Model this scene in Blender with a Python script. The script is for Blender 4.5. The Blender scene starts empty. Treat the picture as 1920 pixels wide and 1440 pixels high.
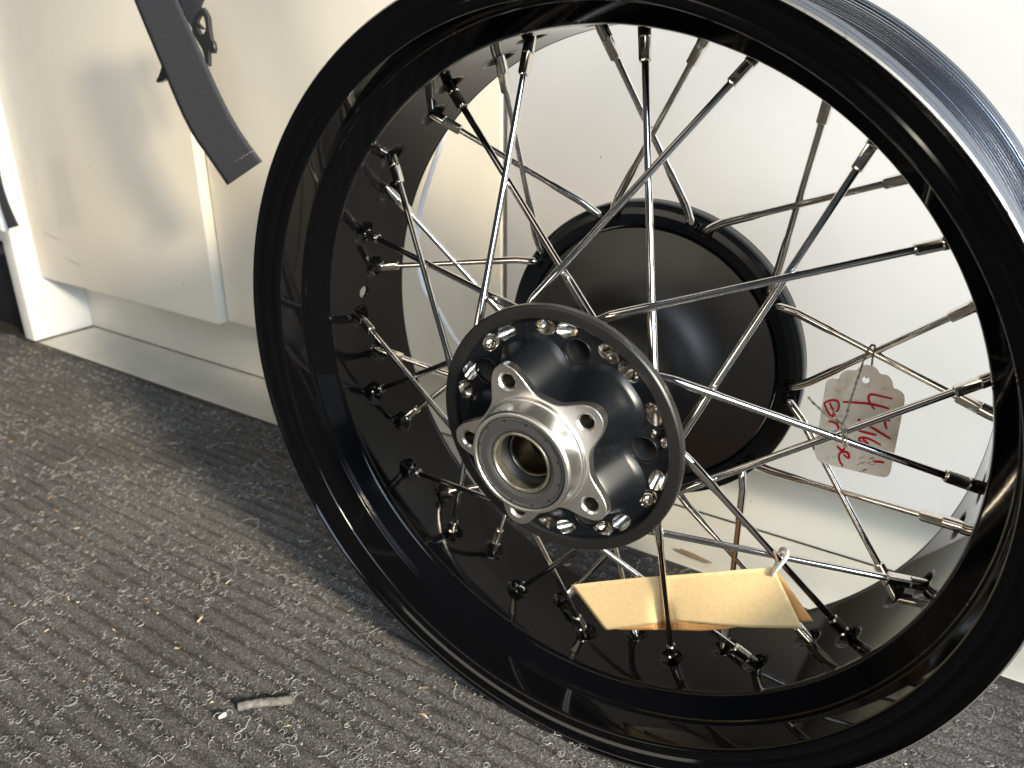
import bpy, math, random
import numpy as np
from mathutils import Matrix, Vector
rad = math.radians
rng = random.Random(7)
nrg = np.random.default_rng(11)
scene = bpy.context.scene
COL = scene.collection

# ------------------------------------------------------------------ camera
cam_d = bpy.data.cameras.new('camera')
cam = bpy.data.objects.new('camera', cam_d); COL.objects.link(cam)
cam.matrix_world = Matrix(((0.849177, -0.205543, 0.486467, 0.182409),
                           (0.528085, 0.321863, -0.785831, -0.351069),
                           (0.004946, 0.924206, 0.381863, 0.417677),
                           (0, 0, 0, 1)))
cam_d.sensor_width = 36.0
cam_d.lens = 1466.8 / 1920 * 36
cam_d.clip_start = 0.02; cam_d.clip_end = 50
cam_d.dof.use_dof = True
cam_d.dof.focus_distance = 0.43
cam_d.dof.aperture_fstop = 12.0
scene.camera = cam

# ------------------------------------------------------------------ world + lamps
world = bpy.data.worlds.new('World'); scene.world = world; world.use_nodes = True
bg = world.node_tree.nodes['Background']
bg.inputs[0].default_value = (0.75, 0.85, 1.0, 1); bg.inputs[1].default_value = 0.06

def area(name, loc, target, size, power, color, size_y=None):
    d = bpy.data.lights.new(name, 'AREA'); d.energy = power; d.color = color
    d.size = size
    if size_y: d.shape = 'RECTANGLE'; d.size_y = size_y
    o = bpy.data.objects.new(name, d); COL.objects.link(o)
    o.location = loc
    v = Vector(target) - Vector(loc)
    o.rotation_euler = v.to_track_quat('-Z', 'Y').to_euler()
    return o
kw = area('key_window', (2.30, -0.95, 1.35), (-0.75, 0.12, 0.05), 0.32, 8.6, (1.0, 0.84, 0.58))
kw.data.spread = rad(37)
area('daylight_door', (2.3, -1.3, 1.45), (0.1, 0.1, 0.2), 2.3, 125, (0.68, 0.83, 1.0), 1.5)
area('ceiling_panel', (-1.0, -1.5, 2.4), (-0.3, 0.2, 0.1), 1.6, 6, (1.0, 0.88, 0.72), 1.0)
area('shop_front', (-0.9, -3.0, 0.60), (-0.4, 0.2, 0.35), 2.2, 26, (1.0, 0.90, 0.75), 0.8)
scene.view_settings.view_transform = 'Standard'
scene.view_settings.look = 'None'
scene.view_settings.gamma = 1.0
scene.view_settings.exposure = 0.0

# ------------------------------------------------------------------ helpers
def mesh_obj(name, verts, faces, mat, parent=None, smooth=True, loc=None, mats=None, midx=None):
    me = bpy.data.meshes.new(name)
    if isinstance(verts, np.ndarray): verts = verts.tolist()
    if isinstance(faces, np.ndarray): faces = faces.tolist()
    me.from_pydata(verts, [], faces)
    if mats:
        for m_ in mats: me.materials.append(m_)
        if midx is not None: me.polygons.foreach_set('material_index', midx)
    else: me.materials.append(mat)
    me.polygons.foreach_set('use_smooth', [bool(smooth)] * len(me.polygons))
    me.update()
    o = bpy.data.objects.new(name, me); COL.objects.link(o)
    if parent: o.parent = parent
    if loc: o.location = loc
    return o

def sharp(o, ang=35):
    me = o.data
    try: me.set_sharp_from_angle(angle=rad(ang))
    except Exception: pass
    return o

def empty(name, label=None, cat=None, group=None, loc=(0, 0, 0)):
    o = bpy.data.objects.new(name, None); COL.objects.link(o); o.location = loc
    o.empty_display_size = 0.05
    tag(o, label, cat, group); return o

def tag(o, label=None, cat=None, group=None, kind=None):
    if label: o['label'] = label
    if cat: o['category'] = cat
    if group: o['group'] = group
    if kind: o['kind'] = kind
    return o

def box_vf(x0, x1, y0, y1, z0, z1, bev=0.0):
    """box, optionally with its edges chamfered"""
    if bev <= 0:
        v = [(x0,y0,z0),(x1,y0,z0),(x1,y1,z0),(x0,y1,z0),(x0,y0,z1),(x1,y0,z1),(x1,y1,z1),(x0,y1,z1)]
        f = [(0,3,2,1),(4,5,6,7),(0,1,5,4),(1,2,6,5),(2,3,7,6),(3,0,4,7)]
        return v, f
    import bmesh
    v, f = box_vf(x0, x1, y0, y1, z0, z1)
    bm = bmesh.new(); vs = [bm.verts.new(p) for p in v]
    for q in f: bm.faces.new([vs[i] for i in q])
    bmesh.ops.bevel(bm, geom=bm.edges[:], offset=bev, segments=3, profile=0.5, affect='EDGES')
    bm.verts.ensure_lookup_table(); bm.verts.index_update()
    v = [tuple(p.co) for p in bm.verts]; f = [[q.index for q in fc.verts] for fc in bm.faces]
    bm.free(); return v, f

def lathe_vf(prof, n, closed=True, disp=None):
    """prof: list of (z_axis, r); axis is local Y. returns verts, quads"""
    P = np.array(prof, float); m = len(P)
    th = np.arange(n) / n * 2 * np.pi
    T, I = np.meshgrid(th, np.arange(m), indexing='ij')
    Z = P[I, 0]; R = P[I, 1].copy()
    if disp is not None: R = R + disp(T, I, Z, R)
    V = np.stack([R * np.cos(T), Z, R * np.sin(T)], -1).reshape(-1, 3)
    i = np.arange(n)[:, None]; j = np.arange(m if closed else m - 1)[None, :]
    j2 = (j + 1) % m; i2 = (i + 1) % n
    F = np.stack([i * m + j, i * m + j2, i2 * m + j2, i2 * m + j], -1).reshape(-1, 4)
    return V, F

def fillet(pts, closed=False, seg=5):
    """pts: (x, y, radius) -> polyline with rounded corners"""
    out = []; n = len(pts)
    for k in range(n):
        x, y = pts[k][0], pts[k][1]; r = pts[k][2] if len(pts[k]) > 2 else 0
        if r <= 0 or (not closed and k in (0, n - 1)): out.append((x, y)); continue
        p = Vector((x, y)); a = Vector(pts[k - 1][:2]) - p; b = Vector(pts[(k + 1) % n][:2]) - p
        ang = a.angle(b); d = min(r / math.tan(ang / 2), a.length * .49, b.length * .49)
        A = p + a.normalized() * d; B = p + b.normalized() * d
        for s in range(seg + 1):
            t = s / seg; q = A * (1 - t) ** 2 + p * 2 * t * (1 - t) + B * t * t
            out.append((q.x, q.y))
    return out

def tube_vf(path, radii, n=10, cap=True, twist=None):
    path = [Vector(p) for p in path]; m = len(path)
    if not hasattr(radii, '__len__'): radii = [radii] * m
    V = []; F = []
    t0 = (path[1] - path[0]).normalized()
    up = Vector((0, 0, 1)) if abs(t0.z) < .9 else Vector((1, 0, 0))
    u = t0.cross(up).normalized()
    for k in range(m):
        if k == 0: t = path[1] - path[0]
        elif k == m - 1: t = path[-1] - path[-2]
        else: t = (path[k + 1] - path[k]).normalized() + (path[k] - path[k - 1]).normalized()
        t.normalize(); u = (u - t * u.dot(t)).normalized(); w = t.cross(u)
        for a in range(n):
            c = 2 * math.pi * a / n
            V.append(tuple(path[k] + (u * math.cos(c) + w * math.sin(c)) * radii[k]))
    for k in range(m - 1):
        for a in range(n):
            b = (a + 1) % n
            F.append((k * n + a, k * n + b, (k + 1) * n + b, (k + 1) * n + a))
    if cap:
        F.append(tuple(range(n - 1, -1, -1))); F.append(tuple(range((m - 1) * n, m * n)))
    return V, F

def smooth_path(pts, it=2):
    P = [Vector(p) for p in pts]
    for _ in range(it):
        Q = [P[0]]
        for a, b in zip(P[:-1], P[1:]):
            Q += [a * .75 + b * .25, a * .25 + b * .75]
        Q.append(P[-1]); P = Q
    return P

def join(parts):
    V = []; F = []
    for v, f in parts:
        o = len(V); V += [tuple(p) for p in v]; F += [tuple(int(i) + o for i in q) for q in f]
    return V, F

# ------------------------------------------------------------------ materials
def mat(name, col, rough=.5, metal=0.0, spec=.5, coat=0.0, coat_rough=.03, aniso=0.0, sss=0.0, trans=0.0):
    m = bpy.data.materials.new(name); m.use_nodes = True
    b = m.node_tree.nodes['Principled BSDF']
    b.inputs['Base Color'].default_value = (*col, 1)
    b.inputs['Roughness'].default_value = rough; b.inputs['Metallic'].default_value = metal
    b.inputs['Specular IOR Level'].default_value = spec
    b.inputs['Coat Weight'].default_value = coat; b.inputs['Coat Roughness'].default_value = coat_rough
    b.inputs['Anisotropic'].default_value = aniso
    b.inputs['Subsurface Weight'].default_value = sss
    b.inputs['Transmission Weight'].default_value = trans
    return m
def N(m, t, **kw):
    n = m.node_tree.nodes.new(t)
    for k, v in kw.items():
        if hasattr(n, k) and k not in n.inputs: setattr(n, k, v)
        else: n.inputs[k].default_value = v
    return n
def L(m, a, b): m.node_tree.links.new(a, b)
def bsdf(m): return m.node_tree.nodes['Principled BSDF']
def coords(m, kind='Object', scale=(1, 1, 1)):
    tc = N(m, 'ShaderNodeTexCoord'); mp = N(m, 'ShaderNodeMapping'); mp.inputs['Scale'].default_value = scale
    L(m, tc.outputs[kind], mp.inputs[0]); return mp.outputs[0]
def noise(m, vec, scale, detail=4, rough=.5):
    n = N(m, 'ShaderNodeTexNoise', Scale=scale, Detail=detail, Roughness=rough); L(m, vec, n.inputs['Vector']); return n.outputs[0]
def ramp(m, fac, stops):
    r = N(m, 'ShaderNodeValToRGB'); e = r.color_ramp.elements
    while len(e) < len(stops): e.new(.5)
    for q, (p, c) in zip(e, stops): q.position = p; q.color = (*c, 1) if len(c) == 3 else c
    L(m, fac, r.inputs[0]); return r.outputs[0]
def bump(m, h, strength=.2, dist=.001):
    b = N(m, 'ShaderNodeBump', Strength=strength, Distance=dist); L(m, h, b.inputs['Height'])
    L(m, b.outputs[0], bsdf(m).inputs['Normal']); return b
def g(v): return (v, v, v)

M = {}
# gloss black powder coat, with faint dust and orange peel
m = mat('gloss_black', (.0016, .0019, .0032), .04, 0, .20, .04, .03); M['gloss'] = m
v = coords(m)
n1 = noise(m, v, 900, 2, .7); n2 = noise(m, v, 14, 4)
r1 = ramp(m, n1, [(.70, g(0)), (.78, g(1))]); r2 = ramp(m, n2, [(.45, g(0)), (.8, g(1))])
mx = N(m, 'ShaderNodeMath', operation='MULTIPLY'); L(m, r1, mx.inputs[0]); L(m, r2, mx.inputs[1])
mc = N(m, 'ShaderNodeMixRGB'); mc.inputs[1].default_value = (.0020, .0021, .0027, 1); mc.inputs[2].default_value = (.06, .06, .06, 1)
L(m, mx.outputs[0], mc.inputs[0]); L(m, mc.outputs[0], bsdf(m).inputs['Base Color'])
rr = ramp(m, n2, [(.3, g(.035)), (.8, g(.09))]); L(m, rr, bsdf(m).inputs['Roughness'])
# worn dusty gloss black of the cast hub body
m = mat('hub_black', (.004, .005, .007), .31, 0, .28, .06, .15); M['hubblack'] = m
v = coords(m); n1 = noise(m, v, 1500, 2, .6); n2 = noise(m, v, 40, 4)
r1 = ramp(m, n1, [(.66, g(0)), (.72, g(1))]); r2 = ramp(m, n2, [(.45, g(0)), (.7, g(1))])
mx = N(m, 'ShaderNodeMath', operation='MULTIPLY'); L(m, r1, mx.inputs[0]); L(m, r2, mx.inputs[1])
mc = N(m, 'ShaderNodeMixRGB'); mc.inputs[1].default_value = (.005, .006, .008, 1); mc.inputs[2].default_value = (.14, .15, .15, 1)
L(m, mx.outputs[0], mc.inputs[0]); L(m, mc.outputs[0], bsdf(m).inputs['Base Color'])
# satin black anodised flange
m = mat('satin_black', (.012, .012, .012), .34, 0, .5); M['satin'] = m
v = coords(m); bump(m, noise(m, v, 400, 3), .06, .0005); L(m, ramp(m, noise(m, v, 25), [(.3, g(.26)), (.7, g(.42))]), bsdf(m).inputs['Roughness'])
# drum : turned dark metal
m = mat('turned_dark_metal', (.080, .076, .072), .46, .95, .5, aniso=.3); M['drum'] = m
v = coords(m, 'Object', (1, 1, 1)); L(m, ramp(m, noise(m, v, 12), [(.3, g(.43)), (.7, g(.53))]), bsdf(m).inputs['Roughness'])
tg = N(m, 'ShaderNodeTangent', direction_type='RADIAL', axis='Y'); L(m, tg.outputs[0], bsdf(m).inputs['Tangent'])
# nickel/stainless spokes
m = mat('bright_steel', (.80, .76, .71), .09, 1.0); M['steel'] = m
v = coords(m); bump(m, noise(m, v, 120, 3), .08, .0006)
L(m, ramp(m, noise(m, v, 60, 3), [(.35, g(.06)), (.75, g(.17))]), bsdf(m).inputs['Roughness'])
m = mat('nickel_nipple', (.76, .71, .64), .14, 1.0); M['nipple'] = m
v = coords(m); bump(m, noise(m, v, 220, 3), .15, .0006)
m = mat('bore_steel', (.70, .66, .60), .2, 1.0); M['bore'] = m
v = coords(m); bump(m, noise(m, v, 500, 2), .3, .0005)
# machined aluminium
m = mat('machined_aluminium', (.84, .82, .79), .36, 1.0, aniso=.4); M['alu'] = m
v = coords(m); n1 = noise(m, v, 18, 4)
L(m, ramp(m, n1, [(.3, g(.28)), (.75, g(.40))]), bsdf(m).inputs['Roughness'])
L(m, ramp(m, noise(m, v, 90, 4), [(.3, (.76, .745, .72)), (.7, (.88, .865, .84))]), bsdf(m).inputs['Base Color'])
tg = N(m, 'ShaderNodeTangent', direction_type='RADIAL', axis='Y'); L(m, tg.outputs[0], bsdf(m).inputs['Tangent'])
bump(m, noise(m, v, 600, 3), .08, .0004)
m = mat('seal_rubber', (.045, .045, .046), .5); M['seal'] = m
v = coords(m); bump(m, noise(m, v, 700, 3), .3, .0003)
m = mat('greased_steel', (.42, .40, .33), .3, .9); M['grease'] = m
v = coords(m); L(m, ramp(m, noise(m, v, 140, 3), [(.35, (.30, .29, .25)), (.55, (.50, .48, .40)), (.75, (.55, .50, .26))]), bsdf(m).inputs['Base Color'])
m = mat('bronzed_steel', (.20, .14, .09), .28, 1.0); bsdf(m).inputs['Base Color'].default_value = (.25, .22, .17, 1); M['bronze'] = m
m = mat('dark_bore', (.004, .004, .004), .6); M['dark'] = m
m = mat('thread_steel', (.70, .66, .60), .25, 1.0); M['thread'] = m
# rim outside: machined grey, blue daylight reflection tinted into its colour, with bare edge
m = mat('rim_machined_grey', (.20, .235, .30), .25, 1.0); M['rimout'] = m
v = coords(m, 'Object', (1, 0, 1))      # fine turning grooves running round the rim
vl = N(m, 'ShaderNodeVectorMath', operation='LENGTH'); L(m, v, vl.inputs[0])
ml = N(m, 'ShaderNodeMath', operation='MULTIPLY'); ml.inputs[1].default_value = 6500.0; L(m, vl.outputs['Value'], ml.inputs[0])
sn = N(m, 'ShaderNodeMath', operation='SINE'); L(m, ml.outputs[0], sn.inputs[0]); bump(m, sn.outputs[0], .16, .0003)
L(m, ramp(m, sn.outputs[0], [(.25, (.17, .18, .205)), (.7, (.23, .265, .34))]), bsdf(m).inputs['Base Color'])  # blue sheen and groove shade put into the colour
m = mat('worn_edge', (.5, .5, .49), .35, .9); M['edge'] = m
v = coords(m); nn = noise(m, v, 160, 3, .6)
L(m, ramp(m, nn, [(.30, (.10, .10, .105)), (.40, (.55, .55, .53))]), bsdf(m).inputs['Base Color'])
# doors : off-white laminate
def laminate(name, c):
    m = mat(name, c, .38, 0, .4)
    v = coords(m); n1 = noise(m, v, 3.0, 5, .55); n2 = noise(m, v, 45, 3)
    c2 = tuple(a * .90 for a in c)
    col = ramp(m, n1, [(.30, c2), (.62, c)])
    sp = ramp(m, noise(m, v, 130, 1, .3), [(.835, g(0)), (.85, g(1))])
    mc = N(m, 'ShaderNodeMixRGB'); L(m, sp, mc.inputs[0]); L(m, col, mc.inputs[1]); mc.inputs[2].default_value = (.25, .22, .18, 1)
    L(m, mc.outputs[0], bsdf(m).inputs['Base Color'])
    bump(m, noise(m, v, 26, 3), .25, .0008)
    L(m, ramp(m, n2, [(.3, g(.32)), (.7, g(.46))]), bsdf(m).inputs['Roughness'])
    return m
M['door'] = laminate('warm_lit_laminate', (.76, .715, .62))  # off-white of the left and middle doors, warm light tinted in
M['panel'] = laminate('white_laminate', (.74, .745, .75))
M['kick'] = laminate('kick_laminate', (.62, .61, .55))
m = mat('painted_board', (.50, .52, .52), .33, 0, .5); M['board'] = m
v = coords(m); n1 = noise(m, v, 9, 5, .65); n2 = noise(m, v, 34, 6, .7)
col = ramp(m, n1, [(.3, (.50, .48, .42)), (.6, (.62, .60, .54))])
mc = N(m, 'ShaderNodeMixRGB'); L(m, ramp(m, n2, [(.66, g(0)), (.74, g(.8))]), mc.inputs[0]); L(m, col, mc.inputs[1]); mc.inputs[2].default_value = (.17, .12, .08, 1)
L(m, mc.outputs[0], bsdf(m).inputs['Base Color']); bump(m, n2, .1, .0006)
# mat
m = mat('mat_yarn', (.06, .056, .053), .95, 0, .15); M['mat'] = m
v = coords(m); n1 = noise(m, v, 650, 3, .7); n2 = noise(m, v, 5, 4)
c1 = ramp(m, n1, [(.30, (.034, .032, .031)), (.55, (.112, .107, .103)), (.74, (.27, .26, .255))])
mc = N(m, 'ShaderNodeMixRGB', blend_type='MULTIPLY'); mc.inputs[0].default_value = 1
L(m, c1, mc.inputs[1]); L(m, ramp(m, n2, [(.35, g(.8)), (.65, g(1.15))]), mc.inputs[2]); L(m, mc.outputs[0], bsdf(m).inputs['Base Color'])
bump(m, n1, 1.0, .0016)
m = mat('mat_rubber', (.035, .032, .028), .62); M['rubber'] = m
v = coords(m); bump(m, noise(m, v, 300, 3), .4, .0006)
def fibre_mat(name, lo, hi):
    m = mat(name, lo, .8, 0, .2)
    gm = N(m, 'ShaderNodeNewGeometry')
    L(m, ramp(m, gm.outputs['Random Per Island'], [(0, lo), (1, hi)]), bsdf(m).inputs['Base Color']); return m
M['pile'] = fibre_mat('pile_fibre', (.025, .024, .023), (.25, .24, .235))
M['curl'] = fibre_mat('grey_curl', (.19, .19, .19), (.50, .49, .485))
M['chip'] = fibre_mat('straw_chip', (.45, .24, .08), (.62, .55, .42))
# paper
m = mat('manila', (.70, .49, .235), .75, 0, .25); M['manila'] = m
v = coords(m); n1 = noise(m, v, 260, 5, .7); L(m, ramp(m, n1, [(.3, (.75, .55, .28)), (.7, (.83, .63, .35))]), bsdf(m).inputs['Base Color']); bump(m, noise(m, v, 500, 4), .25, .0004)
m = mat('manila_inside', (.66, .34, .12), .75, 0, .25); M['manila_in'] = m
m = mat('soiled_card', (.60, .53, .42), .7, 0, .3); M['card'] = m
v = coords(m); n1 = noise(m, v, 60, 5, .6); n2 = noise(m, v, 170, 4, .7)
col = ramp(m, n1, [(.35, (.84, .79, .69)), (.58, (.78, .72, .61)), (.75, (.52, .44, .30))])
mc = N(m, 'ShaderNodeMixRGB', blend_type='MULTIPLY'); mc.inputs[0].default_value = 1; L(m, col, mc.inputs[1]); L(m, ramp(m, n2, [(.33, g(.72)), (.43, g(1))]), mc.inputs[2])
L(m, mc.outputs[0], bsdf(m).inputs['Base Color'])
M['red'] = mat('red_ink', (.50, .006, .02), .5)
M['print'] = mat('faded_print', (.30, .19, .11), .7)
M['smudge'] = mat('grey_smudge', (.20, .17, .13), .8)
m = mat('twine', (.30, .25, .17), .8); M['twine'] = m
v = coords(m, 'Object', (1, 1, 1)); n1 = noise(m, v, 420, 3); L(m, ramp(m, n1, [(.35, (.10, .09, .07)), (.65, (.42, .36, .25))]), bsdf(m).inputs['Base Color'])
M['nylon'] = mat('milky_nylon', (.78, .77, .72), .35, 0, .5, sss=.3)
M['cord'] = mat('white_cord', (.78, .80, .84), .4)
# webbing
m = mat('webbing', (.035, .036, .042), .75, 0, .3); M['web'] = m
tc = N(m, 'ShaderNodeUVMap'); mp = N(m, 'ShaderNodeMapping'); mp.inputs['Scale'].default_value = (1, 1, 1); L(m, tc.outputs[0], mp.inputs[0])
wv = N(m, 'ShaderNodeTexWave', wave_type='BANDS', bands_direction='Y', Scale=150.0, Distortion=.6, Detail=1.0); wv.inputs['Detail Scale'].default_value = 3
L(m, mp.outputs[0], wv.inputs[0])
wv2 = N(m, 'ShaderNodeTexWave', wave_type='BANDS', bands_direction='X', Scale=120.0, Distortion=.5); L(m, mp.outputs[0], wv2.inputs[0])
ad = N(m, 'ShaderNodeMath', operation='MULTIPLY_ADD'); ad.inputs[1].default_value = .35; L(m, wv2.outputs[1], ad.inputs[0]); L(m, wv.outputs[1], ad.inputs[2])
L(m, ramp(m, ad.outputs[0], [(.1, (.014, .015, .019)), (.9, (.062, .065, .076))]), bsdf(m).inputs['Base Color']); bump(m, ad.outputs[0], .6, .0005)
M['stitch'] = mat('grey_thread', (.26, .26, .30), .7)
M['plastic'] = mat('black_plastic', (.03, .031, .034), .28)
M['bagblack'] = mat('black_bag', (.012, .013, .016), .4)
m = mat('grey_rubber_tube', (.22, .20, .18), .7); M['tube'] = m
v = coords(m); n1 = noise(m, v, 150, 4); L(m, ramp(m, n1, [(.35, (.09, .085, .08)), (.65, (.21, .20, .185))]), bsdf(m).inputs['Base Color']); bump(m, n1, .4, .0008)
m = mat('splinter_wood', (.22, .15, .09), .8); M['wood'] = m

# ------------------------------------------------------------------ SETTING
# slab under everything
v, f = box_vf(-2.6, 1.6, -1.6, 1.0, -0.06, -0.010)
tag(mesh_obj('floor', v, f, M['rubber'], smooth=False), kind='structure')

CAB = -0.02   # the cabinet run is turned a degree against the wheel
cab_rot = math.atan(CAB)
def cab_empty(name, label, cat, x=0, y=0, group=None):
    e = empty(name, label, cat, group, (x, y + CAB * x, 0)); e.rotation_euler = (0, 0, cab_rot); return e

# painted plinth board in front of the kick board
v, f = box_vf(-1.088, 1.2, .232, .3252, -0.0098, -0.0015, .0012)
o = tag(mesh_obj('floor_board', v, f, M['board'], smooth=False), 'scuffed pale painted board on the floor in front of the kick board', 'board'); o.rotation_euler = (0, 0, cab_rot)

cab = cab_empty('cabinet', 'off-white cupboard run with three flat doors behind the wheel', 'cabinet', -1.1, .230)
def cbox(name, x0, x1, y0, y1, z0, z1, mt, label=None, bev=.0012):
    v, f = box_vf(x0 + 1.1, x1 + 1.1, y0 - .230, y1 - .230, z0, z1, bev)
    o = mesh_obj(name, v, f, mt, cab); sharp(o, 50)
    if label: o['label'] = label
    return o
cbox('side_panel', -1.117, -1.089, .230, .82, -.0012, .95, M['panel'])
cbox('kick_board', -1.0885, 1.2, .326, .342, -.0012, .16, M['kick'])
d1 = cbox('door', -1.094, -.657, .262, .280, .097, .95, M['door'], 'left door standing slightly proud')
d2 = cbox('door', -.653, -.2215, .2745, .2925, .099, .95, M['door'], 'middle door')
d3 = cbox('door', -.2155, .66, .2745, .2925, .088, .95, M['panel'], 'right door behind the wheel')  # same off-white door, in a neutral tone for its cooler light
cbox('carcass', -1.0887, 1.2, .296, .80, .162, .95, M['kick'], bev=0)
# scuffs on the left door
def scuff(px):
    V = []; F = []
    for k, (x, z) in enumerate(px):
        w = .0007 * math.sin(math.pi * (k + .3) / (len(px))) + .0001
        V += [(x + 1.1, .2616 - .230, z - w), (x + 1.1, .2616 - .230, z + w)]
        if k: a = 2 * k; F.append((a - 2, a, a + 1, a - 1))
    return V, F
sg = mat('scuff_grey', (.42, .39, .34), .6)
V, F = scuff([(-1.055 + .012 * i, .172 - .0012 * i - .0003 * i * i * .3) for i in range(5)]); mesh_obj('scuff_mark', V, F, sg, cab, False)
V, F = scuff([(-1.005 + .010 * i, .139 - .0014 * i) for i in range(5)]); mesh_obj('scuff_mark', V, F, sg, cab, False)

# neighbouring unit further left, with its black plinth
nb = cab_empty('neighbour_unit', 'white unit with a black base at the far left edge', 'cabinet', -1.2, .30)
v, f = box_vf(-.55, .078, 0, .35, .125, .9, .001); mesh_obj('white_front', v, f, M['panel'], nb, False)
v, f = box_vf(-.55, .078, -.035, .30, -.008, .118, .004); mesh_obj('black_base', v, f, M['bagblack'], nb)

# ------------------------------------------------------------------ RIBBED MAT
mt_root = empty('ribbed_mat', 'dark grey ribbed entrance mat covered in pale lint under the wheel', 'mat', loc=(0, 0, -.009))
PITCH = .0145
def rib_h(y): return .5 + .5 * np.cos(2 * np.pi * y / PITCH)
MX0, MX1, MY1 = -1.75, .75, .226
xs = np.arange(MX0, MX1, .0042); ys = np.arange(-.46, MY1, PITCH / 9)
X, Y = np.meshgrid(xs, ys, indexing='ij')
hh = rib_h(Y) ** .6
lump = (np.sin(X * 310 + 3 * np.sin(Y * 170)) * np.sin(Y * 433 + 2 * np.sin(X * 91)))
Z = .009 - .0042 + .0039 * hh + .0006 * lump * hh + nrg.normal(0, .00035, X.shape)
Yw = Y + CAB * X
V = np.stack([X, Yw, Z], -1).reshape(-1, 3)
nx, ny = X.shape
i = np.arange(nx - 1)[:, None]; j = np.arange(ny - 1)[None, :]
F = np.stack([i * ny + j, (i + 1) * ny + j, (i + 1) * ny + j + 1, i * ny + j + 1], -1).reshape(-1, 4)
mesh_obj('ribs', V, F, M['mat'], mt_root)
v, f = box_vf(-1.75, .75, .2235, .2385, .0003, .0068, .001)
o = mesh_obj('border', v, f, M['rubber'], mt_root, False); o.rotation_euler = (0, 0, cab_rot)

# camera frustum test, so that lint is only laid where it can be seen (with a margin)
CM = np.array(cam.matrix_world)[:3, :3]; CP = np.array(cam.matrix_world)[:3, 3]
def in_view(P, mg=.12):
    q = (P - CP) @ CM
    d = -q[:, 2]; u = q[:, 0] / d * 1466.8 / 960; w = q[:, 1] / d * 1466.8 / 720
    return (d > .05) & (abs(u) < 1 + mg) & (abs(w) < 1 + mg), d
def mat_z(x, y):
    return -.0042 + .0039 * rib_h(y - CAB * x) ** .6
def scatter(n, clump=0.0):
    x = nrg.uniform(-1.6, .45, n * 6); y = nrg.uniform(-.33, .225, n * 6) + CAB * x
    P = np.stack([x, y, np.zeros_like(x)], -1); ok, d = in_view(P)
    P = P[ok]
    if clump > 0:
        a, b = P[:, 0], P[:, 1]
        q = np.sin(a * 23 + 2.1 * np.sin(b * 31)) + np.sin(b * 41 + 1.7 * np.sin(a * 17 + 1)) + .8 * np.sin(a * 71 + b * 57) + .8 * np.sin(b * 93 - a * 64 + 2)
        P = P[nrg.uniform(0, 1, len(P)) < np.clip(.5 + clump * q / 2.2, .08, 1)]
    P[:, 2] = mat_z(P[:, 0], P[:, 1]); return P[:n]
# short pile fibres: thin blades
P = scatter(70000); n = len(P)
a = nrg.uniform(0, 2 * np.pi, n); ln = nrg.uniform(.0012, .0036, n); el = nrg.uniform(.1, 1.2, n)
d = np.stack([np.cos(a) * np.cos(el), np.sin(a) * np.cos(el), np.sin(el)], -1) * ln[:, None]
s = np.stack([-np.sin(a), np.cos(a), 0 * a], -1) * nrg.uniform(.00010, .00020, n)[:, None]
base = P + [0, 0, .0085]
V = np.stack([base - s, base + s, base + d], 1).reshape(-1, 3)
F = np.arange(3 * n).reshape(-1, 3)
tag(mesh_obj('pile', V, F, M['pile'], mt_root, False), kind='stuff')
# pale lint curls (tiny bent tubes), 3-sided
def curls(n, rmin, rmax, th, turns, seg=7, wob=.35, zup=.001):
    P = scatter(n, .45); n = len(P)
    t = np.linspace(0, 1, seg)[None, :]
    R = (nrg.uniform(rmin, rmax, n))[:, None]; k = nrg.uniform(turns[0], turns[1], n)[:, None]
    a0 = nrg.uniform(0, 2 * np.pi, n)[:, None]
    ang = a0 + k * 2 * np.pi * t
    sq = nrg.uniform(.5, 1.2, n)[:, None]
    cx = R * np.cos(ang) + nrg.normal(0, wob * 1, (n, 1)) * R * t * 2 + nrg.normal(0, .12, (n, seg)) * R
    cy = R * sq * np.sin(ang) + nrg.normal(0, wob, (n, 1)) * R * t * 2 + nrg.normal(0, .12, (n, seg)) * R
    cz = zup + R * .5 * np.sin(ang * .5 + 1) ** 2 + nrg.uniform(.0002, .0012, (n, 1))
    C = np.stack([P[:, :1] + cx, P[:, 1:2] + cy, P[:, 2:] + .0085 + cz], -1)
    T = np.gradient(C, axis=1); T /= np.linalg.norm(T, axis=2, keepdims=True) + 1e-9
    up = np.array([0, 0, 1.0]); U = np.cross(T, up); U /= np.linalg.norm(U, axis=2, keepdims=True) + 1e-6
    Wv = np.cross(U, T); w = th * nrg.uniform(.7, 1.3, (n, 1, 1))
    tap = (np.sin(np.pi * (t * .84 + .08))[..., None]) ** .5
    ring = [C + (U * math.cos(q) + Wv * math.sin(q)) * w * tap for q in (math.pi / 2, math.pi * 7 / 6, math.pi * 11 / 6)]
    V = np.stack(ring, 2)
    idx = np.arange(n * seg * 3).reshape(n, seg, 3); F = []
    for b in range(3):
        c = (b + 1) % 3
        F.append(np.stack([idx[:, :-1, b], idx[:, :-1, c], idx[:, 1:, c], idx[:, 1:, b]], -1).reshape(-1, 4))
    return V.reshape(-1, 3), np.concatenate(F)
def join_np(L_):
    V = []; F = []; o = 0
    for v, f in L_: V.append(v); F.append(f + o); o += len(v)
    return np.concatenate(V), np.concatenate(F)
V, F = join_np([curls(5600, .0011, .0025, .00023, (.35, .95), 9, .25), curls(6000, .0005, .0011, .00026, (.15, .5), 4),
                curls(330, .0024, .0046, .00026, (.35, .9), 14, .8), curls(40, .005, .010, .00028, (.2, .6), 16, .9)])
tag(mesh_obj('lint', V, F, M['curl'], None), 'pale grey lint curls strewn over the ribbed mat', 'lint', kind='stuff')
bpy.data.objects['lint'].location = (0, 0, -.009)
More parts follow.
